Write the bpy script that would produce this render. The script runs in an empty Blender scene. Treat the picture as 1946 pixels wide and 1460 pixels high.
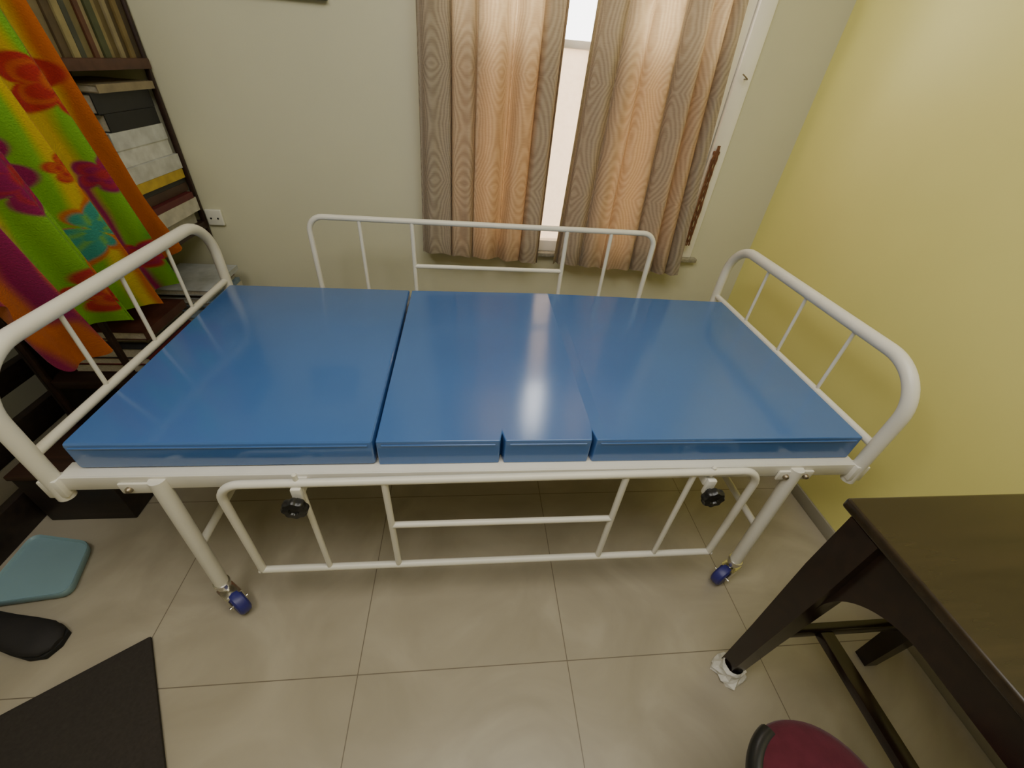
import bpy, bmesh, math, random
from mathutils import Vector, Matrix, noise
random.seed(7)
PI = math.pi
C = bpy.context.scene.collection
def V(*a): return Vector(a)

# ------------------------------------------------------------------ materials
def mat(name, col, rough=0.5, metal=0.0, var=0.0, nscale=8.0, bump=0.0, bscale=60.0, spec=0.5, coat=0.0, sheen=0.0):
    m = bpy.data.materials.new(name); m.use_nodes = True
    nt = m.node_tree; b = nt.nodes['Principled BSDF']
    b.inputs['Base Color'].default_value = (*col, 1)
    b.inputs['Roughness'].default_value = rough
    b.inputs['Metallic'].default_value = metal
    b.inputs['Specular IOR Level'].default_value = spec
    b.inputs['Coat Weight'].default_value = coat
    b.inputs['Sheen Weight'].default_value = sheen
    tc = nt.nodes.new('ShaderNodeTexCoord')
    if var > 0:
        n = nt.nodes.new('ShaderNodeTexNoise'); n.inputs['Scale'].default_value = nscale; n.inputs['Detail'].default_value = 5
        nt.links.new(tc.outputs['Object'], n.inputs['Vector'])
        r = nt.nodes.new('ShaderNodeValToRGB')
        r.color_ramp.elements[0].position = 0.3; r.color_ramp.elements[1].position = 0.7
        r.color_ramp.elements[0].color = (*[c*(1-var) for c in col], 1)
        r.color_ramp.elements[1].color = (*[min(1, c*(1+var)) for c in col], 1)
        nt.links.new(n.outputs['Fac'], r.inputs['Fac']); nt.links.new(r.outputs['Color'], b.inputs['Base Color'])
    if bump > 0:
        n2 = nt.nodes.new('ShaderNodeTexNoise'); n2.inputs['Scale'].default_value = bscale; n2.inputs['Detail'].default_value = 4
        nt.links.new(tc.outputs['Object'], n2.inputs['Vector'])
        bp = nt.nodes.new('ShaderNodeBump'); bp.inputs['Strength'].default_value = bump; bp.inputs['Distance'].default_value = 0.004
        nt.links.new(n2.outputs['Fac'], bp.inputs['Height']); nt.links.new(bp.outputs['Normal'], b.inputs['Normal'])
    return m

def wood_mat(name, c0, c1, rough=0.35, stretch=(1, 14, 14)):
    m = bpy.data.materials.new(name); m.use_nodes = True
    nt = m.node_tree; b = nt.nodes['Principled BSDF']; b.inputs['Roughness'].default_value = rough
    tc = nt.nodes.new('ShaderNodeTexCoord'); mp = nt.nodes.new('ShaderNodeMapping'); mp.inputs['Scale'].default_value = stretch
    n = nt.nodes.new('ShaderNodeTexNoise'); n.inputs['Scale'].default_value = 3; n.inputs['Detail'].default_value = 6
    r = nt.nodes.new('ShaderNodeValToRGB'); r.color_ramp.elements[0].position = .3; r.color_ramp.elements[1].position = .72
    r.color_ramp.elements[0].color = (*c0, 1); r.color_ramp.elements[1].color = (*c1, 1)
    nt.links.new(tc.outputs['Object'], mp.inputs['Vector']); nt.links.new(mp.outputs['Vector'], n.inputs['Vector'])
    nt.links.new(n.outputs['Fac'], r.inputs['Fac']); nt.links.new(r.outputs['Color'], b.inputs['Base Color'])
    return m

def math_fn(nt):
    def mn(op, a, v=None):
        n = nt.nodes.new('ShaderNodeMath'); n.operation = op
        if hasattr(a, 'is_linked'): nt.links.new(a, n.inputs[0])
        else: n.inputs[0].default_value = a
        if v is not None:
            if hasattr(v, 'is_linked'): nt.links.new(v, n.inputs[1])
            else: n.inputs[1].default_value = v
        return n.outputs[0]
    return mn

def floor_mat():
    m = bpy.data.materials.new('floor_tiles'); m.use_nodes = True
    nt = m.node_tree; b = nt.nodes['Principled BSDF']; L = nt.links.new
    tc = nt.nodes.new('ShaderNodeTexCoord'); sp = nt.nodes.new('ShaderNodeSeparateXYZ'); L(tc.outputs['Object'], sp.inputs[0])
    mn = math_fn(nt)
    def line(s, off):
        q = mn('FRACT', mn('DIVIDE', mn('ADD', s, 60 + off), 0.6))
        return mn('GREATER_THAN', mn('ABSOLUTE', mn('SUBTRACT', q, 0.5)), 0.5 - 0.0022)
    g = mn('MAXIMUM', line(sp.outputs['X'], 0.298), line(sp.outputs['Y'], -0.44))
    n = nt.nodes.new('ShaderNodeTexNoise'); n.inputs['Scale'].default_value = 2.4; n.inputs['Detail'].default_value = 9; n.inputs['Distortion'].default_value = 2.6
    L(tc.outputs['Object'], n.inputs['Vector'])
    r = nt.nodes.new('ShaderNodeValToRGB'); e = r.color_ramp.elements
    e[0].position = .32; e[0].color = (.345, .305, .228, 1); e[1].position = .66; e[1].color = (.425, .38, .292, 1)
    v = e.new(.5); v.color = (.382, .338, .256, 1)
    L(n.outputs['Fac'], r.inputs['Fac'])
    mx = nt.nodes.new('ShaderNodeMix'); mx.data_type = 'RGBA'
    L(g, mx.inputs[0]); L(r.outputs['Color'], mx.inputs[6]); mx.inputs[7].default_value = (.17, .14, .10, 1)
    L(mx.outputs[2], b.inputs['Base Color']); b.inputs['Roughness'].default_value = .30
    return m

def curtain_mat():
    m = bpy.data.materials.new('ikat_curtain'); m.use_nodes = True
    nt = m.node_tree; L = nt.links.new
    for n in list(nt.nodes): nt.nodes.remove(n)
    out = nt.nodes.new('ShaderNodeOutputMaterial')
    uv = nt.nodes.new('ShaderNodeTexCoord'); sp = nt.nodes.new('ShaderNodeSeparateXYZ'); L(uv.outputs['UV'], sp.inputs[0])
    nz = nt.nodes.new('ShaderNodeTexNoise'); nz.inputs['Scale'].default_value = 7; nz.inputs['Detail'].default_value = 2; L(uv.outputs['UV'], nz.inputs['Vector'])
    mn = math_fn(nt)
    cx = mn('COSINE', mn('MULTIPLY', sp.outputs['X'], 2*PI/.18))
    cy = mn('ABSOLUTE', mn('SINE', mn('MULTIPLY', sp.outputs['Y'], PI/.38)))
    d = mn('ADD', mn('ADD', mn('MULTIPLY', cx, .65), mn('MULTIPLY', cy, 1.0)), mn('MULTIPLY', nz.outputs['Fac'], .7))
    w = mn('ADD', mn('MULTIPLY', mn('SINE', mn('MULTIPLY', d, 2*PI*4.2)), .5), .5)
    mp = nt.nodes.new('ShaderNodeMapping'); mp.inputs['Scale'].default_value = (30, 420, 1); L(uv.outputs['UV'], mp.inputs['Vector'])
    n3 = nt.nodes.new('ShaderNodeTexNoise'); n3.inputs['Scale'].default_value = 1; n3.inputs['Detail'].default_value = 2; L(mp.outputs['Vector'], n3.inputs['Vector'])
    w2 = mn('ADD', mn('MULTIPLY', w, .7), mn('MULTIPLY', mn('SUBTRACT', n3.outputs['Fac'], .42), .9))
    w3 = mn('ADD', mn('MULTIPLY', w, .40), mn('MULTIPLY', mn('SUBTRACT', n3.outputs['Fac'], .3), 1.2))
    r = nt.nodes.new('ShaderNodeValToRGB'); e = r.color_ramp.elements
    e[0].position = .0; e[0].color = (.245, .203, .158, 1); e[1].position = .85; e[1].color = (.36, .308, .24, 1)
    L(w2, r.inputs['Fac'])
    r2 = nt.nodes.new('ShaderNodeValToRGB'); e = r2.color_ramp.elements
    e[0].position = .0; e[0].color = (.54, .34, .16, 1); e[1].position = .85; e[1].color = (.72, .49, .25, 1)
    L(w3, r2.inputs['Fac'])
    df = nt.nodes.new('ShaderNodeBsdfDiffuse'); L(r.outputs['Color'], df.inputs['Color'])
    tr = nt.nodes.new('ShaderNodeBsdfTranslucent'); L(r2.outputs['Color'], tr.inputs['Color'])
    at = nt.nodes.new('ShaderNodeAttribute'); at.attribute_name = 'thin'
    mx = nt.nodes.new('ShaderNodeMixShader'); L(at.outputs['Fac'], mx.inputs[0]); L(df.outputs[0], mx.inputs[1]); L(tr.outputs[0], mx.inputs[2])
    L(mx.outputs[0], out.inputs['Surface'])
    return m

def attr_mat(name, rough=.95):
    m = bpy.data.materials.new(name); m.use_nodes = True
    nt = m.node_tree; b = nt.nodes['Principled BSDF']; b.inputs['Roughness'].default_value = rough
    b.inputs['Specular IOR Level'].default_value = .1; b.inputs['Sheen Weight'].default_value = .1
    a = nt.nodes.new('ShaderNodeAttribute'); a.attribute_name = 'dye'
    tc = nt.nodes.new('ShaderNodeTexCoord'); n = nt.nodes.new('ShaderNodeTexNoise'); n.inputs['Scale'].default_value = 260
    nt.links.new(tc.outputs['Object'], n.inputs['Vector'])
    bp = nt.nodes.new('ShaderNodeBump'); bp.inputs['Strength'].default_value = .5; bp.inputs['Distance'].default_value = .004
    nt.links.new(n.outputs['Fac'], bp.inputs['Height']); nt.links.new(bp.outputs['Normal'], b.inputs['Normal'])
    nt.links.new(a.outputs['Color'], b.inputs['Base Color'])
    return m

def frosted_mat():
    m = bpy.data.materials.new('frosted_glass'); m.use_nodes = True
    nt = m.node_tree
    for n in list(nt.nodes): nt.nodes.remove(n)
    out = nt.nodes.new('ShaderNodeOutputMaterial'); t = nt.nodes.new('ShaderNodeBsdfTranslucent'); d = nt.nodes.new('ShaderNodeBsdfDiffuse')
    tc = nt.nodes.new('ShaderNodeTexCoord'); n = nt.nodes.new('ShaderNodeTexNoise'); n.inputs['Scale'].default_value = 60
    nt.links.new(tc.outputs['Object'], n.inputs['Vector'])
    r = nt.nodes.new('ShaderNodeValToRGB'); r.color_ramp.elements[0].color = (.70, .59, .47, 1); r.color_ramp.elements[1].color = (.88, .77, .63, 1)
    nt.links.new(n.outputs['Fac'], r.inputs['Fac']); nt.links.new(r.outputs['Color'], t.inputs['Color'])
    d.inputs['Color'].default_value = (.75, .68, .58, 1)
    mx = nt.nodes.new('ShaderNodeMixShader'); mx.inputs[0].default_value = .6
    nt.links.new(d.outputs[0], mx.inputs[1]); nt.links.new(t.outputs[0], mx.inputs[2]); nt.links.new(mx.outputs[0], out.inputs['Surface'])
    return m
def clear_mat():
    m = bpy.data.materials.new('clear_glass'); m.use_nodes = True
    nt = m.node_tree
    for n in list(nt.nodes): nt.nodes.remove(n)
    out = nt.nodes.new('ShaderNodeOutputMaterial'); t = nt.nodes.new('ShaderNodeBsdfTransparent'); g = nt.nodes.new('ShaderNodeBsdfGlossy'); g.inputs['Roughness'].default_value = .05
    mx = nt.nodes.new('ShaderNodeMixShader'); mx.inputs[0].default_value = .06
    nt.links.new(t.outputs[0], mx.inputs[1]); nt.links.new(g.outputs[0], mx.inputs[2]); nt.links.new(mx.outputs[0], out.inputs['Surface'])
    return m

M = dict(
    floor=floor_mat(),
    wall=mat('sage_cream_paint', (.60, .583, .43), .6, var=.02, nscale=3, bump=.05, bscale=140),
    yellow=mat('lemon_yellow_paint', (.82, .76, .26), .5, var=.02, nscale=2.5, bump=.05, bscale=140),
    ceil=mat('white_ceiling_paint', (.8, .8, .76), .8, var=.01),
    skirt=mat('grey_beige_tile', (.34, .315, .25), .35, var=.06, nscale=4),
    white=mat('white_enamel_steel', (.76, .735, .66), .35, var=.03, nscale=14),
    chrome=mat('chrome', (.7, .68, .62), .22, 1.0, var=.05),
    bolt=mat('dull_bolt', (.30, .25, .18), .4, .8, var=.1, nscale=90),
    blue=mat('blue_vinyl', (.050, .142, .39), .17, var=.03, nscale=5, bump=.006, bscale=420, spec=.8),
    castor=mat('blue_castor_plastic', (.03, .03, .20), .4, var=.1),
    black=mat('black_plastic', (.012, .012, .012), .3, var=.1, nscale=30),
    table=wood_mat('dark_brown_varnish', (.010, .005, .004), (.024, .011, .007), .24),
    tabletop=wood_mat('dark_brown_table_top', (.023, .015, .008), (.038, .025, .013), .26),
    rackwood=wood_mat('dark_rack_wood', (.020, .009, .006), (.04, .018, .011), .5),
    redplank=wood_mat('red_brown_plank', (.065, .024, .016), (.10, .04, .026), .5),
    boxwood=wood_mat('brown_box_wood', (.03, .013, .008), (.06, .027, .015), .55),
    darkwood=wood_mat('near_black_wood', (.012, .008, .007), (.028, .017, .012), .5),
    fabric=mat('charcoal_fabric', (.040, .034, .029), .9, var=.12, nscale=120, bump=.2, bscale=300, spec=.2),
    maroon=mat('maroon_cloth', (.090, .015, .025), .85, var=.12, nscale=40, bump=.15, bscale=260, spec=.15, sheen=.1),
    tray=mat('pale_blue_plastic', (.22, .35, .40), .5, var=.05, nscale=6),
    shoe=mat('dull_black_leather', (.012, .010, .010), .75, var=.2, nscale=20),
    sole=mat('black_rubber', (.006, .006, .006), .8, var=.1),
    paper=mat('white_paper', (.70, .68, .62), .9, var=.12, nscale=40, bump=.5, bscale=60),
    socket=mat('white_socket_plastic', (.70, .69, .62), .4, var=.02),
    pages=mat('page_edges', (.50, .45, .36), .9, var=.15, nscale=150),
    granite=mat('grey_granite', (.30, .28, .22), .35, var=.3, nscale=120),
    frame=mat('white_window_frame', (.88, .85, .77), .4, var=.02),
    frosted=frosted_mat(), clear=clear_mat(),
    cord=mat('brown_cord', (.15, .06, .025), .8, var=.3, nscale=60),
    pict=mat('black_picture_frame', (.015, .015, .018), .4, var=.1),
    print=mat('faded_print', (.35, .33, .28), .6, var=.3, nscale=6),
    curtain=curtain_mat(), towel=attr_mat('beach_towel_terry'),
)

# ------------------------------------------------------------------ geometry helpers
def box(bm, x0, x1, y0, y1, z0, z1, bev=0.0, seg=2, mtx=None):
    t = bmesh.new()
    bmesh.ops.create_cube(t, size=1)
    for v in t.verts:
        v.co = Vector((x0 + (v.co.x+.5)*(x1-x0), y0 + (v.co.y+.5)*(y1-y0), z0 + (v.co.z+.5)*(z1-z0)))
    if bev > 0: bmesh.ops.bevel(t, geom=list(t.edges), offset=bev, segments=seg, affect='EDGES', profile=.5)
    if mtx: t.transform(mtx)
    merge(bm, t)
def merge(bm, t):
    me = bpy.data.meshes.new('tmp'); t.to_mesh(me); t.free(); bm.from_mesh(me); bpy.data.meshes.remove(me)
def fillet(pts, r, n=8):
    out = [pts[0]]
    for i in range(1, len(pts)-1):
        p, a, b = pts[i], pts[i-1], pts[i+1]
        da, db = (a-p).normalized(), (b-p).normalized()
        ang = da.angle(db); d = r/math.tan(ang/2)
        d = min(d, (a-p).length*.49, (b-p).length*.49); rr = d*math.tan(ang/2)
        c = p + (da+db).normalized()*(rr/math.sin(ang/2))
        s, e = (p+da*d-c), (p+db*d-c); th = s.angle(e)
        for k in range(n+1):
            t = k/n
            out.append(c + (s*math.sin((1-t)*th) + e*math.sin(t*th))/math.sin(th))
    out.append(pts[-1]); return out
def sweep(bm, pts, r, seg=14, closed=False, r2=None):
    pts = [Vector(p) for p in pts]; n = len(pts); rings = []
    t0 = (pts[1]-pts[0]).normalized()
    up = Vector((0, 0, 1)) if abs(t0.z) < .9 else Vector((1, 0, 0))
    nrm = (up - t0*up.dot(t0)).normalized()
    for i in range(n):
        if closed: t = (pts[(i+1) % n]-pts[i-1]).normalized()
        else: t = (pts[min(i+1, n-1)]-pts[max(i-1, 0)]).normalized()
        nrm = (nrm - t*nrm.dot(t)).normalized(); bi = t.cross(nrm)
        rr = r if r2 is None else r + (r2-r)*i/(n-1)
        rings.append([bm.verts.new(pts[i] + (nrm*math.cos(2*PI*k/seg) + bi*math.sin(2*PI*k/seg))*rr) for k in range(seg)])
    for i in range(n if closed else n-1):
        A, B = rings[i], rings[(i+1) % n]
        for k in range(seg): bm.faces.new((A[k], A[(k+1) % seg], B[(k+1) % seg], B[k]))
    if not closed:
        bm.faces.new(rings[0][::-1]); bm.faces.new(rings[-1])
def lathe(bm, prof, center, axis='Z', seg=28, lobes=0, lob=0.0):
    rings = []
    for (r, h) in prof:
        ring = []
        for k in range(seg):
            a = 2*PI*k/seg; rr = max(r, 1e-4)*(1 + (lob*math.cos(lobes*a) if lobes else 0))
            p = (rr*math.cos(a), rr*math.sin(a), h)
            if axis == 'Y': p = (p[0], -p[2], p[1])
            if axis == 'X': p = (p[2], p[0], p[1])
            ring.append(bm.verts.new(Vector(p)+Vector(center)))
        rings.append(ring)
    for A, B in zip(rings, rings[1:]):
        for k in range(seg): bm.faces.new((A[k], A[(k+1) % seg], B[(k+1) % seg], B[k]))
    bm.faces.new(rings[0][::-1]); bm.faces.new(rings[-1])
def prism(bm, poly, axis, a0, a1, bev=0.0, seg=2):
    """poly of 2-D points; axis 'Z' -> (x,y), 'X' -> (y,z), 'Y' -> (x,z)"""
    t = bmesh.new()
    def P(p, a): return {'Z': (p[0], p[1], a), 'X': (a, p[0], p[1]), 'Y': (p[0], a, p[1])}[axis]
    f = t.faces.new([t.verts.new(P(p, a0)) for p in poly])
    r = bmesh.ops.extrude_face_region(t, geom=[f])
    vs = [g for g in r['geom'] if isinstance(g, bmesh.types.BMVert)]
    d = Vector(P((0, 0), a1))-Vector(P((0, 0), a0)); bmesh.ops.translate(t, verts=vs, vec=d)
    bmesh.ops.recalc_face_normals(t, faces=t.faces)
    if bev: bmesh.ops.bevel(t, geom=list(t.edges), offset=bev, segments=seg, affect='EDGES', profile=.5)
    merge(bm, t)
def loft(bm, rings):
    R = [[bm.verts.new(p) for p in ring] for ring in rings]; n = len(R[0])
    for A, B in zip(R, R[1:]):
        for k in range(n): bm.faces.new((A[k], A[(k+1) % n], B[(k+1) % n], B[k]))
    bm.faces.new(R[0][::-1]); bm.faces.new(R[-1])
def obj(name, bm, m, parent=None, label=None, smooth=True, sharp=38):
    bmesh.ops.recalc_face_normals(bm, faces=bm.faces)
    me = bpy.data.meshes.new(name); bm.to_mesh(me); bm.free()
    if smooth:
        for p in me.polygons: p.use_smooth = True
        me.set_sharp_from_angle(angle=math.radians(sharp))
    me.materials.append(m)
    o = bpy.data.objects.new(name, me); C.objects.link(o)
    if parent is not None:
        o.parent = parent
        if parent.type == 'EMPTY': o.matrix_parent_inverse = Matrix.Translation(parent.location).inverted()
    if label: o['label'] = label
    return o
def thing(name, label, cat, loc, group=None):
    o = bpy.data.objects.new(name, None); C.objects.link(o); o.location = loc; o.empty_display_size = .1
    o['label'] = label; o['category'] = cat
    if group: o['group'] = group
    return o
def tag(o, label, cat, group=None):
    o['label'] = label; o['category'] = cat
    if group: o['group'] = group
    return o
def struct(name, bm, m, parent=None):
    o = obj(name, bm, m, parent)
    if parent is None: o['kind'] = 'structure'
    return o
B = bmesh.new

# ------------------------------------------------------------------ setting
XR, YB, XL, YF, ZC = 1.415, 1.95, -1.78, -2.0, 2.75
b = B(); box(b, XL-.15, XR+.15, YF-.15, YB+.15, -.1, 0); struct('floor', b, M['floor'])
WX0, WX1, WZ0, WZ1 = -.13, 1.112, .68, 2.05
b = B()
box(b, XL-.15, WX0, YB, YB+.15, 0, ZC); box(b, WX1, XR+.15, YB, YB+.15, 0, ZC)
box(b, WX0, WX1, YB, YB+.15, 0, WZ0-.02); box(b, WX0, WX1, YB, YB+.15, WZ1, ZC)
struct('wall_back', b, M['wall'])
b = B(); box(b, XR, XR+.15, YF, YB, 0, ZC); struct('wall_right', b, M['yellow'])
b = B(); box(b, XL-.15, XL, YF, YB, 0, ZC); struct('wall_left', b, M['wall'])
b = B(); box(b, XL-.15, XR+.15, YF-.15, YF, 0, ZC); struct('wall_front', b, M['wall'])
b = B(); box(b, XL-.15, XR+.15, YF-.15, YB+.15, ZC, ZC+.1); struct('ceiling', b, M['ceil'])
b = B(); box(b, XR-.009, XR, YF, YB, 0, .055, .002); struct('baseboard_right', b, M['skirt'])
# window
w = bpy.data.objects.new('window_1', None); C.objects.link(w); w.location = ((WX0+WX1)/2, YB+.06, WZ0); w['kind'] = 'structure'
b = B(); fy0, fy1 = YB-.012, YB+.06
box(b, WX0, WX0+.06, fy0, fy1, WZ0, WZ1, .004); box(b, WX1-.066, WX1, fy0, fy1, WZ0, WZ1, .004)
box(b, WX1-.125, WX1-.070, fy0+.014, fy1, WZ0, WZ1, .004)
box(b, WX0+.06, WX1-.12, fy0+.012, fy1, WZ0, WZ0+.05, .004); box(b, WX0+.06, WX1-.12, fy0+.012, fy1, WZ1-.05, WZ1, .004)
box(b, WX0+.06, WX1-.12, fy0+.012, fy1-.01, 1.442, 1.468, .003)
box(b, .456, .50, fy0+.012, fy1-.01, WZ0+.05, WZ1-.05, .003)
obj('window_frame', b, M['frame'], w)
b = B(); box(b, WX0+.05, WX1-.11, YB+.034, YB+.038, WZ0+.04, 1.45); obj('pane', b, M['frosted'], w)
b = B(); box(b, WX0+.05, WX1-.11, YB+.034, YB+.038, 1.46, WZ1-.04); obj('pane', b, M['clear'], w)
b = B(); box(b, WX0-.03, WX1+.03, YB-.03, YB+.14, WZ0-.02, WZ0, .004); obj('window_sill', b, M['granite'], w)

# ------------------------------------------------------------------ hospital bed
HX, FX, BY0, BY1 = -.937, 1.103, .69, 1.61
bed = thing('hospital_bed', 'white painted tubular steel hospital bed on castors under the blue mattress', 'bed', (.08, 1.15, 0))
def endboard(name, x):
    b = B()
    pts = fillet([V(x, BY0, .50), V(x, BY0, .865), V(x, BY1, .865), V(x, BY1, .50)], .13, 12)
    sweep(b, pts, .0178, 18)
    hb = obj(name, b, M['white'], bed)
    b = B(); sweep(b, [V(x, BY0, .635), V(x, BY1, .635)], .0115); obj('cross_bar', b, M['white'], hb)
    for y in (.935, 1.15, 1.365):
        b = B(); sweep(b, [V(x, y, .635), V(x, y, .865)], .0055, 10); obj('spindle', b, M['white'], hb)
    for y in (BY0, BY1):
        b = B(); box(b, x-.020, x+.020, y-.016, y+.016, .512, .568, .003); obj('corner_bracket', b, M['white'], hb)
endboard('headboard', HX); endboard('footboard', FX)
for (y, s) in ((BY0, 1), (BY1, -1)):
    b = B()
    box(b, HX+.015, FX-.015, y-.004, y+.002, .526, .568, .001); box(b, HX+.015, FX-.015, min(y, y+s*.045), max(y, y+s*.045), .562, .568, .001)
    rail = obj('side_rail', b, M['white'], bed)
    for x in (-.75, .912):
        b = B(); yo = y-s*.008
        box(b, x-.052, x+.052, yo-.004, yo+.004, .518, .552, .003); obj('mounting_plate', b, M['white'], rail)
        for dx in (-.03, .03):
            b = B(); lathe(b, [(.008, 0), (.008, .005*s), (.005, .009*s), (0, .010*s)], (x+dx, yo-s*.004, .535), 'Y', 10)
            obj('bolt', b, M['bolt'], rail, 'dull brass coloured bolt')
b = B()
box(b, HX+.02, FX-.02, BY0+.03, BY1-.03, .556, .566)
for x in (-.9, -.5, -.22, .1, .32, .7, 1.05): box(b, x-.012, x+.012, BY0+.002, BY1-.002, .53, .5562)
obj('mattress_deck', b, M['white'], bed)
LX = (-.715, .91)
for x in LX:
    for y, s in ((.672, 1), (1.628, -1)):
        b = B(); sweep(b, [V(x, y+.012*s, .56), V(x, y-.006*s, .112)], .0185, 16); leg = obj('leg', b, M['white'], bed)
        yb = y-.006*s; R = .041
        off = (.036, -.026) if x < 0 else (-.026, -.012)
        b = B(); lathe(b, [(.012, .074), (.012, .092), (.019, .093), (.019, .104), (.022, .105), (.022, .117), (.012, .119)], (x, yb, 0), 'Z', 16)
        d = Vector((off[0], off[1], 0)).normalized(); nrm = Vector((-d.y, d.x, 0)); wc = Vector((x+off[0], yb+off[1], R))
        Mw = Matrix(((d.x, nrm.x, 0, wc.x), (d.y, nrm.y, 0, wc.y), (0, 0, 1, wc.z), (0, 0, 0, 1)))
        for q in (-1, 1):
            pt = B(); prism(pt, [(-.050, .036), (-.008, .036), (.009, -.004), (-.006, -.011), (-.034, .014)], 'Y', q*.021-.0014, q*.021+.0014); pt.transform(Mw); merge(b, pt)
        box(b, -.058, -.002, -.022, .022, .032, .037, .001, 1, Mw)
        ax = B(); lathe(ax, [(.005, -.027), (.005, .027)], (0, 0, 0), 'Y', 10); ax.transform(Mw); merge(b, ax)
        obj('castor', b, M['chrome'], leg, 'chrome castor fork')
        t = B(); lathe(t, [(.010, -.017), (.033, -.017), (.039, -.012), (R, 0), (.039, .012), (.033, .017), (.010, .017)], (0, 0, 0), 'Y', 24); t.transform(Mw)
        obj('wheel', t, M['castor'], leg, 'dark blue castor wheel')
for x in LX:
    b = B(); sweep(b, [V(x, .68, .29), V(x, 1.62, .29)], .011); obj('leg_brace', b, M['white'], bed)
def guard(y, z0, z1, dx, tilt=0):
    x0, x1 = -.575+dx, .778+dx
    zt = lambda x: z1+tilt*(x-x0)/(x1-x0)
    b = B(); sweep(b, fillet([V(x0, y, z0), V(x0, y, zt(x0)), V(x1, y, zt(x1)), V(x1, y, z0)], .055, 8), .0105, 14)
    sweep(b, [V(x0-.008, y, z0), V(x1+.008, y, z0)], .0105, 14)
    g = obj('side_guard', b, M['white'], bed)
    for x in (-.39, -.195, .41, .592):
        b = B(); sweep(b, [V(x+dx, y, z0), V(x+dx, y, zt(x+dx))], .0088 if x in (-.195, .41) else .0075, 12); obj('upright', b, M['white'], g)
    b = B(); sweep(b, [V(-.195+dx, y, z0+.2), V(.41+dx, y, z0+.2)], .0088, 12); obj('middle_bar', b, M['white'], g)
    return g
guard(.658, .19, .568, 0, .017); guard(1.64, .507, .884, -.015, -.004)
for x in (-.395, .64):
    b = B(); box(b, x-.014, x+.014, .652, .688, .535, .56, .003); box(b, x-.012, x+.012, .640, .6525, .512, .566, .003)
    lathe(b, [(.006, -.012), (.006, .02), (.004, .022)], (x, .66, .578), 'Z', 10)
    kt = obj('knob_tab', b, M['white'], bed)
    b = B(); lathe(b, [(.008, 0), (.008, .012), (.026, .013), (.029, .018), (.029, .028), (.026, .033), (.012, .034), (.010, .030), (0, .030)], (x, .640, .530), 'Y', 48, 8, .07)
    obj('clamp_knob', b, M['black'], kt, 'black scalloped clamp knob')

# mattress
mt = thing('mattress', 'blue vinyl mattress in hinged sections lying on the white hospital bed', 'mattress', (.09, 1.13, .568))
MY0, MY1, MZ0, MZ1 = .712, 1.525, .5685, .650
def piping(sec, x0, x1, z):
    b = B(); sweep(b, [V(x0+.012, MY0-.0005, z-.013), V(x1-.012, MY0-.0005, z-.013)], .0022, 8); obj('piping', b, M['blue'], sec)
b = B(); prism(b, [(-.892, MY0), (-.223, MY0), (-.223, MY1+.015), (-.892, MY1+.015)], 'Z', MZ0, MZ1, .009, 3)
s1 = obj('mattress_section', b, M['blue'], mt, sharp=15); piping(s1, -.892, -.223, MZ1)
b = B()
prism(b, [(-.215, MY0), (.084, MY0), (.0905, MY0+.03), (.097, MY0), (.317, MY0), (.3235, MY0+.034), (.330, MY0), (1.076, MY0), (1.076, MY1-.01), (-.215, MY1+.01)], 'Z', MZ0, MZ1, .003, 2)
# the cover folds softly along a crease right of centre: cut there and lift the fold
CR = .3235
for px in (CR, CR+.034):
    bmesh.ops.bisect_plane(b, geom=list(b.verts)+list(b.edges)+list(b.faces), plane_co=(px, 0, 0), plane_no=(1, 0, 0), dist=1e-5)
for v in b.verts:
    if v.co.z > .645 and v.co.y > MY0+.025:
        k = .4+.6*min(1, (v.co.y-MY0)/.6)
        if abs(v.co.x-CR) < .004: v.co.z += .0090*k
        elif abs(v.co.x-CR-.034) < .003: v.co.z += .0076*k
s2 = obj('mattress_section', b, M['blue'], mt, sharp=.3)
for x0, x1 in ((-.215, .084), (.097, .317), (.330, 1.076)): piping(s2, x0, x1, MZ1)

# ------------------------------------------------------------------ curtains
def curtain(x0t, x1t, x0b, x1b, zb0, zb1, nf, seed, thin_fn, label):
    rnd = random.Random(seed); zt = 2.12; N, K = 360, 60
    ph = [rnd.uniform(0, 6.28) for _ in range(5)]
    bm = B(); uvl = bm.loops.layers.uv.new('UVMap'); th = bm.verts.layers.float.new('thin'); grid = []
    W = abs(x1t-x0t)*1.6
    for j in range(K+1):
        v = j/K; row = []
        for i in range(N+1):
            u = i/N
            xb = x0b+(x1b-x0b)*u; xt = x0t+(x1t-x0t)*u
            zb = zb0+(zb1-zb0)*u
            q = v**1.2
            p = 2*PI*nf*u + 1.5*math.sin(4.2*u+ph[0]) + 1.0*math.sin(10*u+ph[1]) + .9*v*math.sin(7*u+ph[2])
            amp = (.026+.012*math.sin(5*u+ph[3]))*(.7+.3*v)
            s = math.sin(p); s = s*(1.25-.25*s*s)
            x = xt+(xb-xt)*q + .017*math.cos(p)*(.6+.4*v)
            y = 1.868 + amp*s + .008*math.sin(2.3*p+ph[2])*(.4+.6*v) + .006*math.sin(4*v+9*u+ph[4])
            z = zt+(zb-zt)*v - .006*math.sin(p)*v**6
            vt = bm.verts.new((x, y, z)); vt[th] = thin_fn(u, v); row.append(vt)
        grid.append(row)
    for j in range(K):
        for i in range(N):
            f = bm.faces.new((grid[j][i], grid[j][i+1], grid[j+1][i+1], grid[j+1][i])); f.smooth = True
            for lp, (a, c) in zip(f.loops, ((i, j), (i+1, j), (i+1, j+1), (i, j+1))): lp[uvl].uv = (a/N*W, c/K*1.45)
    me = bpy.data.meshes.new('curtain'); bm.to_mesh(me); bm.free(); me.materials.append(M['curtain'])
    o = bpy.data.objects.new('curtain', me); C.objects.link(o)
    return tag(o, label, 'curtain', 'pair of window curtains')
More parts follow.
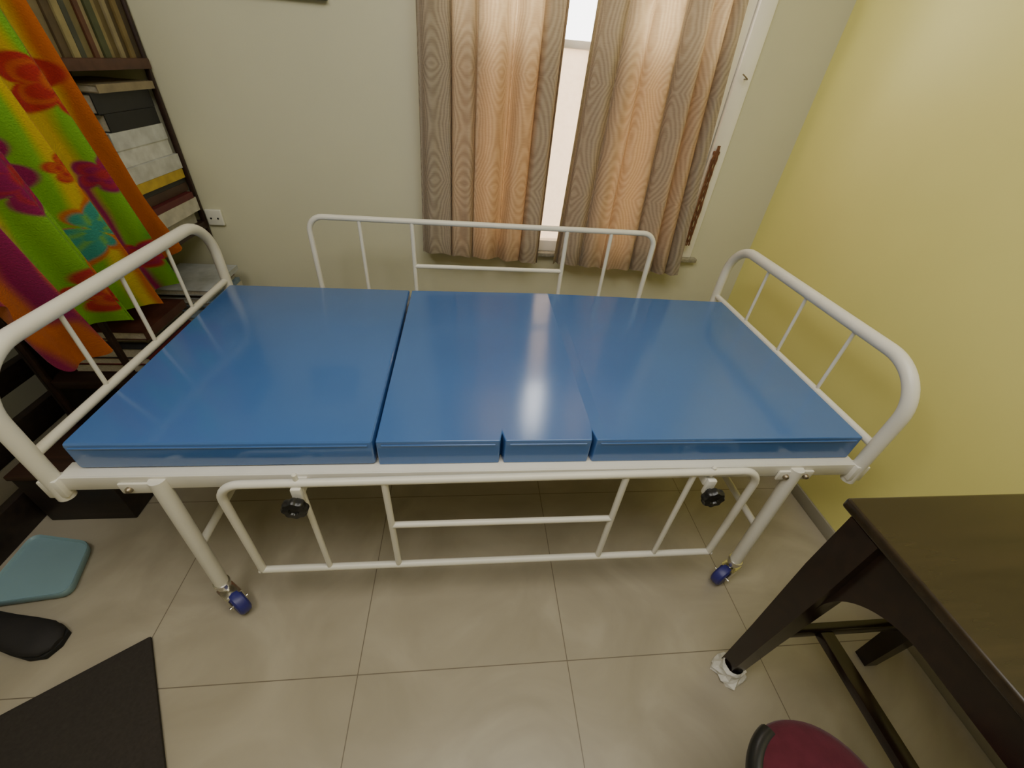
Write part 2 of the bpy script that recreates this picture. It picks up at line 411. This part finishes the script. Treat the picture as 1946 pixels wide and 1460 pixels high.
def sm(a, b, x): t = max(0, min(1, (x-a)/(b-a))); return t*t*(3-2*t)
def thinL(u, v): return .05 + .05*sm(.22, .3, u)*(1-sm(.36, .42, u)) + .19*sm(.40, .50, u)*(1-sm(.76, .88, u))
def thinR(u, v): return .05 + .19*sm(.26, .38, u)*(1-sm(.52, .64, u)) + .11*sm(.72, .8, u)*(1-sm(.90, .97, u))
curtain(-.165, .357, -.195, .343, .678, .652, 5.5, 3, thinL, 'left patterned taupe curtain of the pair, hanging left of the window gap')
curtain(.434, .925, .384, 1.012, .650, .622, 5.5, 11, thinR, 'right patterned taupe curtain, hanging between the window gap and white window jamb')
b = B(); sweep(b, [V(-.3, 1.868, 2.13), V(1.2, 1.868, 2.13)], .012)
for x in (-.27, 1.17): box(b, x-.01, x+.01, 1.868, 1.95, 2.12, 2.14)
tag(obj('curtain_rod', b, M['bolt']), 'metal curtain rod above the window carrying both curtains', 'curtain rod')
# cord bundle on the jamb
b = B(); rnd = random.Random(4)
for k in range(6):
    pts = [V(1.062+rnd.uniform(-.006, .006), 1.926, 1.17)]
    for q in range(1, 9):
        pts.append(V(1.058+.012*math.sin(q*.8+k)+rnd.uniform(-.002, .002)-.001*q, 1.924-.003*q, 1.17-.052*q+rnd.uniform(-.004, .004)))
    sweep(b, pts, .0035, 6)
box(b, 1.050, 1.074, 1.920, 1.939, 1.135, 1.15, .003)
tag(obj('hanging_cord', b, M['cord']), 'bundle of thin brown cords hanging on the white window jamb', 'cord')
b = B(); sweep(b, fillet([V(1.080, 1.942, 1.40), V(1.080, 1.912, 1.40), V(1.062, 1.910, 1.41), V(1.055, 1.915, 1.415)], .004, 3), .0025, 6)
tag(obj('wire_hook', b, M['bolt']), 'small dark metal hook on the window jamb above the cords', 'hook')
# picture frame
PX0, PX1, PZ0, PZ1 = -.80, -.475, 1.505, 1.96
pf = thing('picture_frame', 'dark picture frame on the back wall left of the curtains, only its lower edge showing', 'picture', (-.63, 1.94, PZ0))
b = B(); box(b, PX0, PX1, 1.925, 1.95, PZ0, PZ0+.022, .002); box(b, PX0, PX1, 1.925, 1.95, PZ1-.022, PZ1, .002); box(b, PX0, PX0+.022, 1.925, 1.95, PZ0+.022, PZ1-.022, .002); box(b, PX1-.022, PX1, 1.925, 1.95, PZ0+.022, PZ1-.022, .002)
obj('frame', b, M['pict'], pf)
b = B(); box(b, PX0+.022, PX1-.022, 1.94, 1.948, PZ0+.022, PZ1-.022); obj('print', b, M['print'], pf)
# wall socket
ws = thing('wall_socket', 'small white wall socket low on the back wall beside the book rack', 'socket', (-1.08, 1.945, .765))
b = B(); box(b, -1.113, -1.048, 1.936, 1.95, .735, .80, .004, 3); obj('plate', b, M['socket'], ws)
for dx in (-.014, .014):
    b = B(); lathe(b, [(.0035, 0), (.0035, .003), (0, .0031)], (-1.080+dx, 1.9365, .765), 'Y', 10); obj('pin_hole', b, M['black'], ws)

# ------------------------------------------------------------------ book rack and books (opens to +x)
RX0, RX1, RY0, RY1 = -1.41, -1.118, 1.22, 1.945
rk = thing('book_rack', 'dark wooden book rack in the corner behind the bright towel, crammed with books', 'bookshelf', ((RX0+RX1)/2, (RY0+RY1)/2, 0))
for x in (RX0, RX1-.018):
    for y in (RY0, RY1-.014):
        b = B(); box(b, x, x+.018, y, y+.014, 0, 1.75, .002); obj('post', b, M['rackwood'], rk)
b = B(); box(b, RX0-.008, RX0, RY0, RY1, .02, 1.75); obj('back_panel', b, M['darkwood'], rk)
for z, mm, ex in ((.10, 'rackwood', 0), (.395, 'rackwood', .12), (.725, 'rackwood', 0), (1.275, 'redplank', .006), (1.66, 'rackwood', 0)):
    b = B(); box(b, RX0+.002, RX1-.002+ex, RY0+.002, RY1-.002, z, z+.03, .002); obj('shelf', b, M[mm], rk)
bc = {}
def bmat(c):
    if c not in bc: bc[c] = mat('book_cover_%d' % len(bc), c, .5, var=.18, nscale=25)
    return bc[c]
def book_flat(x0, x1, y0, y1, z0, z1, col, label, group, cat='book', name='book'):
    t = thing(name, label, cat, ((x0+x1)/2, (y0+y1)/2, z0), group); k = .003
    b = B(); box(b, x0, x1, y0, y1, z0, z0+k); box(b, x0, x1, y0, y1, z1-k, z1); box(b, x1-k, x1, y0, y1, z0+k, z1-k)
    obj('cover', b, bmat(col), t)
    b = B(); box(b, x0+.004, x1-k, y0+.003, y1-.003, z0+k, z1-k); obj('pages', b, M['pages'], t)
    return t
def book_up(y0, y1, x0, x1, z0, z1, col, label):
    t = thing('book', label, 'book', ((x0+x1)/2, (y0+y1)/2, z0), 'upright books on the top rack shelf'); k = .002
    b = B(); box(b, x0, x1, y0, y0+k, z0, z1); box(b, x0, x1, y1-k, y1, z0, z1); box(b, x1-k, x1, y0+k, y1-k, z0, z1)
    obj('cover', b, bmat(col), t)
    b = B(); box(b, x0+.004, x1-k, y0+k, y1-k, z0+.003, z1-.004); obj('pages', b, M['pages'], t)
ordn = ['nearest the wall corner', 'second from the wall corner', 'third from the wall corner', 'fourth from the wall corner', 'fifth from the wall corner', 'sixth from the wall corner', 'seventh from the wall corner', 'eighth from the wall corner', 'ninth from the wall corner', 'tenth from the wall corner', 'eleventh from the wall corner', 'twelfth from the wall corner', 'thirteenth from the wall corner', 'fourteenth, nearest the towel edge']
up = [(.030, .22, (.05, .032, .016), 'dark brown'), (.022, .23, (.20, .14, .05), 'gold'), (.030, .21, (.08, .055, .025), 'brown'), (.018, .235, (.27, .22, .12), 'cream'),
      (.026, .225, (.12, .085, .03), 'bronze'), (.020, .22, (.23, .18, .075), 'ochre'), (.028, .24, (.06, .07, .03), 'dark olive'), (.024, .23, (.28, .23, .13), 'straw coloured'),
      (.020, .215, (.11, .04, .02), 'rust brown'), (.032, .24, (.17, .14, .06), 'khaki'), (.022, .23, (.05, .055, .04), 'blackish green'), (.026, .22, (.29, .24, .11), 'mustard'), (.03, .23, (.09, .06, .03), 'tan brown'), (.03, .23, (.19, .15, .08), 'pale gold')]
y = RY1-.018
for (th, h, c, nm), od in zip(up, ordn):
    book_up(y-th, y, RX1-.17, RX1-.004-random.uniform(0, .014), 1.305, 1.305+h, c, nm+' upright book on the top rack shelf, '+od); y -= th+.0015
st = [(.050, (.40, .39, .35), 'grey paper bound book at the bottom of the flat book stack'),
      (.050, (.46, .44, .38), 'cream book second from the bottom of the flat book stack'),
      (.022, (.10, .012, .016), 'dark red book low in the flat book stack'),
      (.030, (.06, .03, .02), 'brown book on the dark red book in the stack'),
      (.018, (.02, .02, .02), 'thin black book just beneath the yellow book in the stack'),
      (.032, (.46, .32, .03), 'yellow book directly under the white books in the stack'),
      (.050, (.50, .51, .50), 'lowest of the three thick white books in the stack'),
      (.050, (.56, .57, .56), 'middle one of the three thick white books'),
      (.050, (.52, .54, .55), 'topmost thick white book under the black books'),
      (.050, (.012, .012, .015), 'black book resting on the white books'),
      (.054, (.016, .016, .02), 'thick black book above the other black book'),
      (.022, (.26, .21, .13), 'beige book on top of the flat book stack')]
z = .755
for i, (th, c, lb) in enumerate(st):
    book_flat(RX1-.20, RX1-.003+random.uniform(-.022, .010), RY1-.33+random.uniform(-.04, .04), RY1-.018-random.uniform(0, .03), z, z+th, c, lb, 'books stacked flat on the rack'); z += th+.0008
pp = [(.03, (.30, .30, .28), 'grey magazine at the bottom of the paper pile behind the headboard'),
      (.022, (.30, .36, .40), 'pale blue grey magazine low in the pile behind the headboard'),
      (.026, (.45, .42, .35), 'cream magazine in the middle of the pile behind the headboard'),
      (.018, (.16, .23, .30), 'slate blue magazine fourth up in the pile behind the headboard'),
      (.020, (.42, .42, .40), 'light grey magazine fifth up in the pile behind the headboard'),
      (.016, (.13, .03, .025), 'dark red magazine near the top of the pile behind the headboard'),
      (.022, (.40, .42, .42), 'off white magazine on top of the pile behind the headboard')]
z = .4255
for i, (th, c, lb) in enumerate(pp):
    book_flat(-1.27+random.uniform(-.02, .02), -1.01-random.uniform(0, .04), 1.62+random.uniform(-.04, .04), 1.90-random.uniform(0, .04), z, z+th, c, lb, 'magazines piled behind the headboard', 'magazine', 'magazine'); z += th+.0008
lo = [(.035, (.05, .02, .015), 'dark brown book at the bottom of the dim stack beside the magazine pile'),
      (.028, (.14, .02, .02), 'dark red book second up in the dim stack beside the magazine pile'),
      (.040, (.03, .03, .035), 'black book in the middle of the dim stack beside the magazine pile'),
      (.024, (.20, .17, .12), 'tan book fourth up in the dim stack beside the magazine pile'),
      (.030, (.09, .03, .02), 'reddish brown book on top of the dim stack beside the magazine pile')]
z = .4255
for i, (th, c, lb) in enumerate(lo):
    book_flat(-1.34+random.uniform(-.01, .01), -1.05-random.uniform(0, .05), 1.30+random.uniform(-.03, .02), 1.55-random.uniform(0, .02), z, z+th, c, lb, 'books stacked in the dim low shelf'); z += th+.0008

# low dark slatted rack along the left wall
sr = thing('low_rack', 'low dark wooden slatted rack along the left wall behind the bed head', 'rack', (-1.6, .9, 0))
SX0, SX1, SY0, SY1 = -1.77, -1.475, .40, 1.60
for yy in (SY0, SY1-.04):
    for xx in (SX0, SX1-.04):
        b = B(); box(b, xx, xx+.04, yy, yy+.04, 0, .66, .003); obj('post', b, M['darkwood'], sr)
for z0, h in ((.0, .13), (.24, .09), (.42, .07), (.58, .07)):
    b = B(); box(b, SX1-.03, SX1, SY0+.04, SY1-.04, z0, z0+h, .003); obj('slat', b, M['darkwood'], sr)
for yy in (SY0+.005, SY1-.03):
    b = B(); box(b, SX0+.04, SX1-.04, yy, yy+.02, .58, .64, .003); obj('end_rail', b, M['darkwood'], sr)
# brown wooden box on the floor under the bed head
bx_ = thing('wooden_box', 'dark brown wooden box on the floor between the low rack and bed head', 'box', (-1.30, 1.1, 0))
X0, X1, Y0, Y1, H = -1.445, -1.17, .975, 1.205, .24
b = B(); box(b, X0, X1, Y0, Y1, 0, H-.02, .004); obj('body', b, M['darkwood'], bx_)
b = B(); box(b, X0-.006, X1+.006, Y0-.006, Y1+.006, H-.02, H, .004); obj('lid', b, M['boxwood'], bx_)

# ------------------------------------------------------------------ beach towel
def lerp_tab(tab, x):
    for (a, va), (c, vc) in zip(tab, tab[1:]):
        if x <= c:
            t = max(0, (x-a)/(c-a)); t = t*t*(3-2*t); return va+(vc-va)*t
    return tab[-1][1]
HEM = [(.5, .95), (.91, .88), (1.03, .62), (1.062, .63), (1.12, .69), (1.28, .665), (1.40, .66), (1.50, .69), (1.60, .80)]
DK = .58
def cc_(*c): return Vector(tuple(q*DK for q in c))
ORANGE, LIME, YEL, MAG, TEAL, RED, GREEN = cc_(.78, .20, .03), cc_(.27, .60, .04), cc_(.83, .60, .03), cc_(.38, .02, .13), cc_(.06, .42, .32), cc_(.60, .045, .035), cc_(.15, .42, .04)
flowers = [(1.362, 1.268, .085, RED, ORANGE), (1.14, 1.096, .09, MAG, RED), (1.19, .79, .075, RED, ORANGE), (1.385, 1.05, .05, MAG, RED), (1.42, .80, .05, RED, MAG), (1.27, 1.09, .04, RED, ORANGE),
           (1.21, 1.44, .08, MAG, ORANGE), (1.04, 1.28, .09, RED, MAG), (.8, 1.1, .09, MAG, RED), (1.3, 1.6, .08, RED, YEL)]
butterflies = [(1.272, .925, .10, TEAL), (1.05, 1.5, .07, TEAL)]
TAB = [(.034, ORANGE), (.052, YEL), (.10, GREEN), (.135, LIME), (.19, YEL), (.225, ORANGE), (.255, YEL), (.41, LIME), (.44, YEL), (.48, ORANGE), (.52, MAG), (.57, ORANGE), (.68, LIME), (.74, YEL), (.82, ORANGE), (9, LIME)]
def mixc(a, b, t): return a+(b-a)*max(0, min(1, t))
def dye(y, z, yr):
    w1 = noise.noise(Vector((y*9, z*9, 1.3))); w2 = noise.noise(Vector((y*9, z*9, 7.7)))
    y += .008*w1; z += .008*w2
    r = yr-y + .014*math.sin(5*z+1) + .008*w2
    c = TAB[0][1]
    for (lim, _), (_, nx) in zip(TAB, TAB[1:]): c = mixc(c, nx, (r-lim)/.016+.5)
    c = mixc(c, MAG, (.014-abs(r-.135-.05*(z-.8)))/.010*max(0, min(1, (1.08-z)/.05)))
    h = lerp_tab(HEM, y)
    if y < 1.15:
        s_ = mixc(ORANGE, MAG, 1.4*math.sin(36*(y+z*.45))+.8)
        c = mixc(c, s_, max(0, min(1, (h+.15-z)/.03))*max(0, min(1, (1.12-y)/.03)))
    for fy, fz, R, c1, c2 in flowers:
        d = math.hypot(y-fy, z-fz); a = math.atan2(z-fz, y-fy)
        pr = R*(.55+.45*abs(math.cos(2.5*a+fy*9))**.7)
        t = max(0, min(1, (pr-d)/.008+.5))
        inner = mixc(c1, c2, .85*max(0, min(1, (.26*R-d)/.01+.5)))
        inner = mixc(inner, c2, .6*max(0, min(1, (.009-abs(d-.66*pr))/.006)))
        c = mixc(c, inner, t)
    for fy, fz, R, c1 in butterflies:
        dy, dz = y-fy, z-fz; d = math.hypot(dy, dz); a = math.atan2(dz, dy)+.6
        pr = R*(abs(math.sin(a))**.5*(.7+.5*abs(math.cos(2*a))))
        c = mixc(c, ORANGE, (pr-d)/.009+.5); c = mixc(c, c1, (.80*pr-d)/.009+.5)
        if .25*pr < d < .7*pr: c = mixc(c, LIME, .7*max(0, min(1, (.008-abs(math.sin(4*a))*d*.25)/.006)))
    return c
def towel():
    bm = B(); cl = bm.verts.layers.float_color.new('dye'); N, K = 320, 320; ztop = 1.78; grid = []
    for j in range(K+1):
        q = j/K; row = []
        for i in range(N+1):
            a = i/N
            zz = ztop+(.7-ztop)*q; yr = 1.424+(1.42-zz)*.20
            y = .55+(yr-.55)*a
            z = ztop+(lerp_tab(HEM, y)-ztop)*q
            yr = 1.424+(1.42-z)*.20
            p = (y+.20*z)*2*PI/.13 + 1.1*math.sin(3*y+1.3*z)
            s = math.sin(p)
            x = -1.058 + (.014+.022*q)*s*(1.2-.2*s*s) + .010*q*math.sin(2.3*p+1)
            y2 = y + .016*q*math.cos(p)*min(1, 6*a*(1-a))
            vt = bm.verts.new((x, y2, z)); c = dye(y, z, yr); vt[cl] = (*c, 1); row.append(vt)
        grid.append(row)
    for j in range(K):
        for i in range(N): bm.faces.new((grid[j][i], grid[j][i+1], grid[j+1][i+1], grid[j+1][i])).smooth = True
    me = bpy.data.meshes.new('beach_towel'); bm.to_mesh(me); bm.free(); me.materials.append(M['towel'])
    o = bpy.data.objects.new('beach_towel', me); C.objects.link(o)
    tag(o, 'bright multicoloured flowered beach towel hanging behind the bed head', 'towel')
towel()
b = B(); sweep(b, [V(-1.058, .45, 1.775), V(-1.058, 1.95, 1.775)], .009)
tag(obj('clothes_rod', b, M['bolt']), 'thin metal clothes rod from the back wall carrying the beach towel', 'clothes rod')

# ------------------------------------------------------------------ wooden table
tb = thing('wooden_table', 'dark brown varnished wooden table by the yellow wall on the right', 'table', (1.0, -.1, 0))
TX0, TX1, TY0, TY1 = .757, 1.275, -.70, .451
b = B(); box(b, TX0, TX1, TY0, TY1, .725, .75, .006, 3); obj('tabletop', b, M['tabletop'], tb)
lx0, lx1, ly0, ly1 = TX0+.035, TX1-.045, TY0+.05, TY1-.062
def leg_at(x, y):
    b = B(); r0, r1 = .034, .020
    sx = -.010 if x == lx0 else .010     # legs splay slightly towards the feet
    rings = [[V(x+dx+cx*r, y+cy*r, z) for cx, cy in ((-1, -1), (1, -1), (1, 1), (-1, 1))] for r, z, dx in ((r1, .004, sx), (.025, .25, sx*.6), (r0, .55, 0), (r0, .726, 0))]
    loft(b, rings); obj('leg', b, M['table'], tb)
for xx in (lx0, lx1):
    for yy in (ly0, ly1): leg_at(xx, yy)
def apron_poly(a0, a1):
    top, lo, ed = .7255, .634, .47; pts = [(a0, top), (a0, ed)]
    for k in range(17):
        t = k/16*PI/2; pts.append((a0+.002+.15*(1-math.cos(t)), ed+(lo-ed)*math.sin(t)))
    for k in range(17):
        t = (16-k)/16*PI/2; pts.append((a1-.002-.15*(1-math.cos(t)), ed+(lo-ed)*math.sin(t)))
    pts += [(a1, ed), (a1, top)]; return pts
b = B(); prism(b, apron_poly(ly0+.03, ly1-.03), 'X', lx0-.012, lx0+.012); obj('apron', b, M['table'], tb)
b = B(); box(b, lx1-.012, lx1+.012, ly0+.03, ly1-.03, .65, .7255); obj('apron', b, M['table'], tb)
for yy in (ly0, ly1):
    b = B(); box(b, lx0+.03, lx1-.03, yy-.012, yy+.012, .65, .7255); obj('apron', b, M['table'], tb)
for yy in (ly0, ly1):
    b = B(); box(b, lx0+.012, lx1-.012, yy-.011, yy+.011, .246, .278, .003); obj('stretcher', b, M['table'], tb)
b = B(); box(b, .920, .958, ly0+.010, ly1-.010, .248, .274, .003); obj('stretcher', b, M['table'], tb)
# crumpled paper under its foot
b = B(); rnd = random.Random(5); n = 16; rings = []
for r, z in ((.044, 0), (.050, .007), (.044, .018), (.034, .030), (.028, .044), (.0225, .050)):
    ring = []
    for k in range(n):
        a = 2*PI*k/n+.5; sq = 1/max(abs(math.cos(a)), abs(math.sin(a)))
        rr = r*(.80*sq if r > .03 else 1.15)*(1+.16*rnd.uniform(-1, 1)*(r > .025))
        ring.append(V(lx0-.012+rr*math.cos(a+.5), ly1-.004+rr*math.sin(a+.5), z+(.005*rnd.uniform(-.4, 1) if z > 0 else 0)))
    rings.append([b.verts.new(p) for p in ring])
for A_, B_ in zip(rings, rings[1:]):
    for k in range(n): b.faces.new((A_[k], A_[(k+1) % n], B_[(k+1) % n], B_[k]))
tag(obj('paper_wrap', b, M['paper'], smooth=False), 'crumpled white paper wrapped around the wooden table foot', 'paper')

# ------------------------------------------------------------------ mat, stool, shoe, tray
Mc = Matrix.Translation((-.897, .570, 0)) @ Matrix.Rotation(math.atan2(-.835, .55), 4, 'Z')
b = B(); box(b, 0, .90, -.60, 0, 0, .014, .005, 2, Mc)
tag(obj('floor_mat', b, M['fabric']), 'dark charcoal fabric mat lying on the tiles at the bottom left', 'mat')

sx_, sy_ = .622, .060
so = thing('stool', 'round maroon padded stool with black edge, cut off at bottom right foreground', 'stool', (sx_, sy_, 0))
b = B(); lathe(b, [(.05, .375), (.108, .376), (.121, .386), (.126, .402), (.122, .416), (.107, .428), (.078, .436), (.04, .440), (0, .441)], (sx_, sy_, 0), 'Z', 48); obj('cushion', b, M['maroon'], so)
b = B(); arc = [V(sx_+.112*math.cos(math.radians(a)), sy_+.112*math.sin(math.radians(a)), .409) for a in range(112, 158, 3)]
sweep(b, arc, .0185, 12); obj('edge_band', b, M['black'], so, 'black edge band')
for k in range(4):
    a = k*PI/2; b = B(); sweep(b, [V(sx_+.070*math.cos(a), sy_+.070*math.sin(a), .38), V(sx_+.078*math.cos(a), sy_+.078*math.sin(a), 0)], .011, 12); obj('leg', b, M['black'], so)

# shoe
sh = thing('shoe', 'dull black shoe on the floor at the left edge beside the pale blue tray', 'shoe', (-1.26, .60, 0))
Ms = Matrix.Translation((-1.255, .592, 0)) @ Matrix.Rotation(math.radians(-14), 4, 'Z')
def ringp(x, w, z0, h, n=20): return [Ms @ V(x, w*math.cos(2*PI*k/n), z0+h*(.5+.5*math.sin(2*PI*k/n))) for k in range(n)]
b = B(); loft(b, [ringp(-.135, .015, .016, .03), ringp(-.125, .034, .013, .048), ringp(-.08, .038, .013, .05), ringp(-.03, .040, .013, .045), ringp(.03, .045, .013, .040), ringp(.08, .047, .013, .034), ringp(.118, .038, .013, .026), ringp(.133, .016, .014, .016)])
obj('upper', b, M['shoe'], sh)
b = B(); prism(b, [tuple((Ms @ V(x, y, 0)).xy) for x, y in ((-.137, -.02), (-.12, -.036), (-.04, -.038), (.03, -.045), (.09, -.047), (.128, -.034), (.138, 0), (.128, .034), (.09, .047), (.03, .045), (-.04, .038), (-.12, .036), (-.137, .02))], 'Z', 0, .018, .003)
obj('sole', b, M['sole'], sh)
# tray
b = B()
q = [V(-1.435, .905, 0), V(-1.235, .868, 0), V(-1.185, .695, 0), V(-1.42, .668, 0)]
path = []
for i in range(4):
    p, a, c = q[i], q[i-1], q[(i+1) % 4]; da, dc = (a-p).normalized(), (c-p).normalized()
    for k in range(7):
        t = k/6; path.append((p+da*.035)*(1-t)**2+p*2*t*(1-t)+(p+dc*.035)*t*t)
cen = sum(path, V(0, 0, 0))/len(path)
def off_(s, z): return [cen+(p-cen)*s+V(0, 0, z) for p in path]
loft(b, [off_(.92, 0), off_(.98, .012), off_(1.0, .030), off_(.985, .034), off_(.96, .032), off_(.93, .026)])
tag(obj('plastic_tray', b, M['tray']), 'pale blue flat plastic tray on the floor left of the bed leg', 'tray')

# ------------------------------------------------------------------ lights, world
def area(name, loc, target, sx, sy, e, col):
    l = bpy.data.lights.new(name, 'AREA'); l.shape = 'RECTANGLE'; l.size = sx; l.size_y = sy; l.energy = e; l.color = col
    o = bpy.data.objects.new(name, l); C.objects.link(o); o.location = loc
    o.rotation_euler = (Vector(target)-Vector(loc)).to_track_quat('-Z', 'Y').to_euler(); return o
area('tube_light', (-.8, -.1, 2.5), (.9, 1.1, .6), 1.0, .4, 17, (1, .96, .89))
area('ceiling_light', (.40, .10, 2.72), (.40, .15, 0), 1.3, 1.1, 25, (1, .96, .89))
area('window_daylight', (.5, 2.9, 1.6), (.5, 1.9, 1.2), 1.7, 1.8, 95, (1, .97, .92))
wd = bpy.data.worlds.new('World'); bpy.context.scene.world = wd; wd.use_nodes = True
bg = wd.node_tree.nodes['Background']; bg.inputs[0].default_value = (1, .98, .95, 1); bg.inputs[1].default_value = 7.0

# ------------------------------------------------------------------ camera
Fpx = 785.0
Z = Vector((93, 1010, 785)).normalized(); Y = Vector((-83, 619, -785)); Y = (Y-Z*Y.dot(Z)).normalized(); X = Y.cross(Z)
cam = bpy.data.cameras.new('camera'); co = bpy.data.objects.new('camera', cam); C.objects.link(co)
cam.sensor_fit = 'HORIZONTAL'; cam.sensor_width = 36; cam.lens = Fpx/1946*36; cam.clip_start = .02
Rm = Matrix((X, Y, Z)).to_4x4()
co.matrix_world = Matrix.Translation((0, 0, 1.384)) @ Rm
bpy.context.scene.camera = co
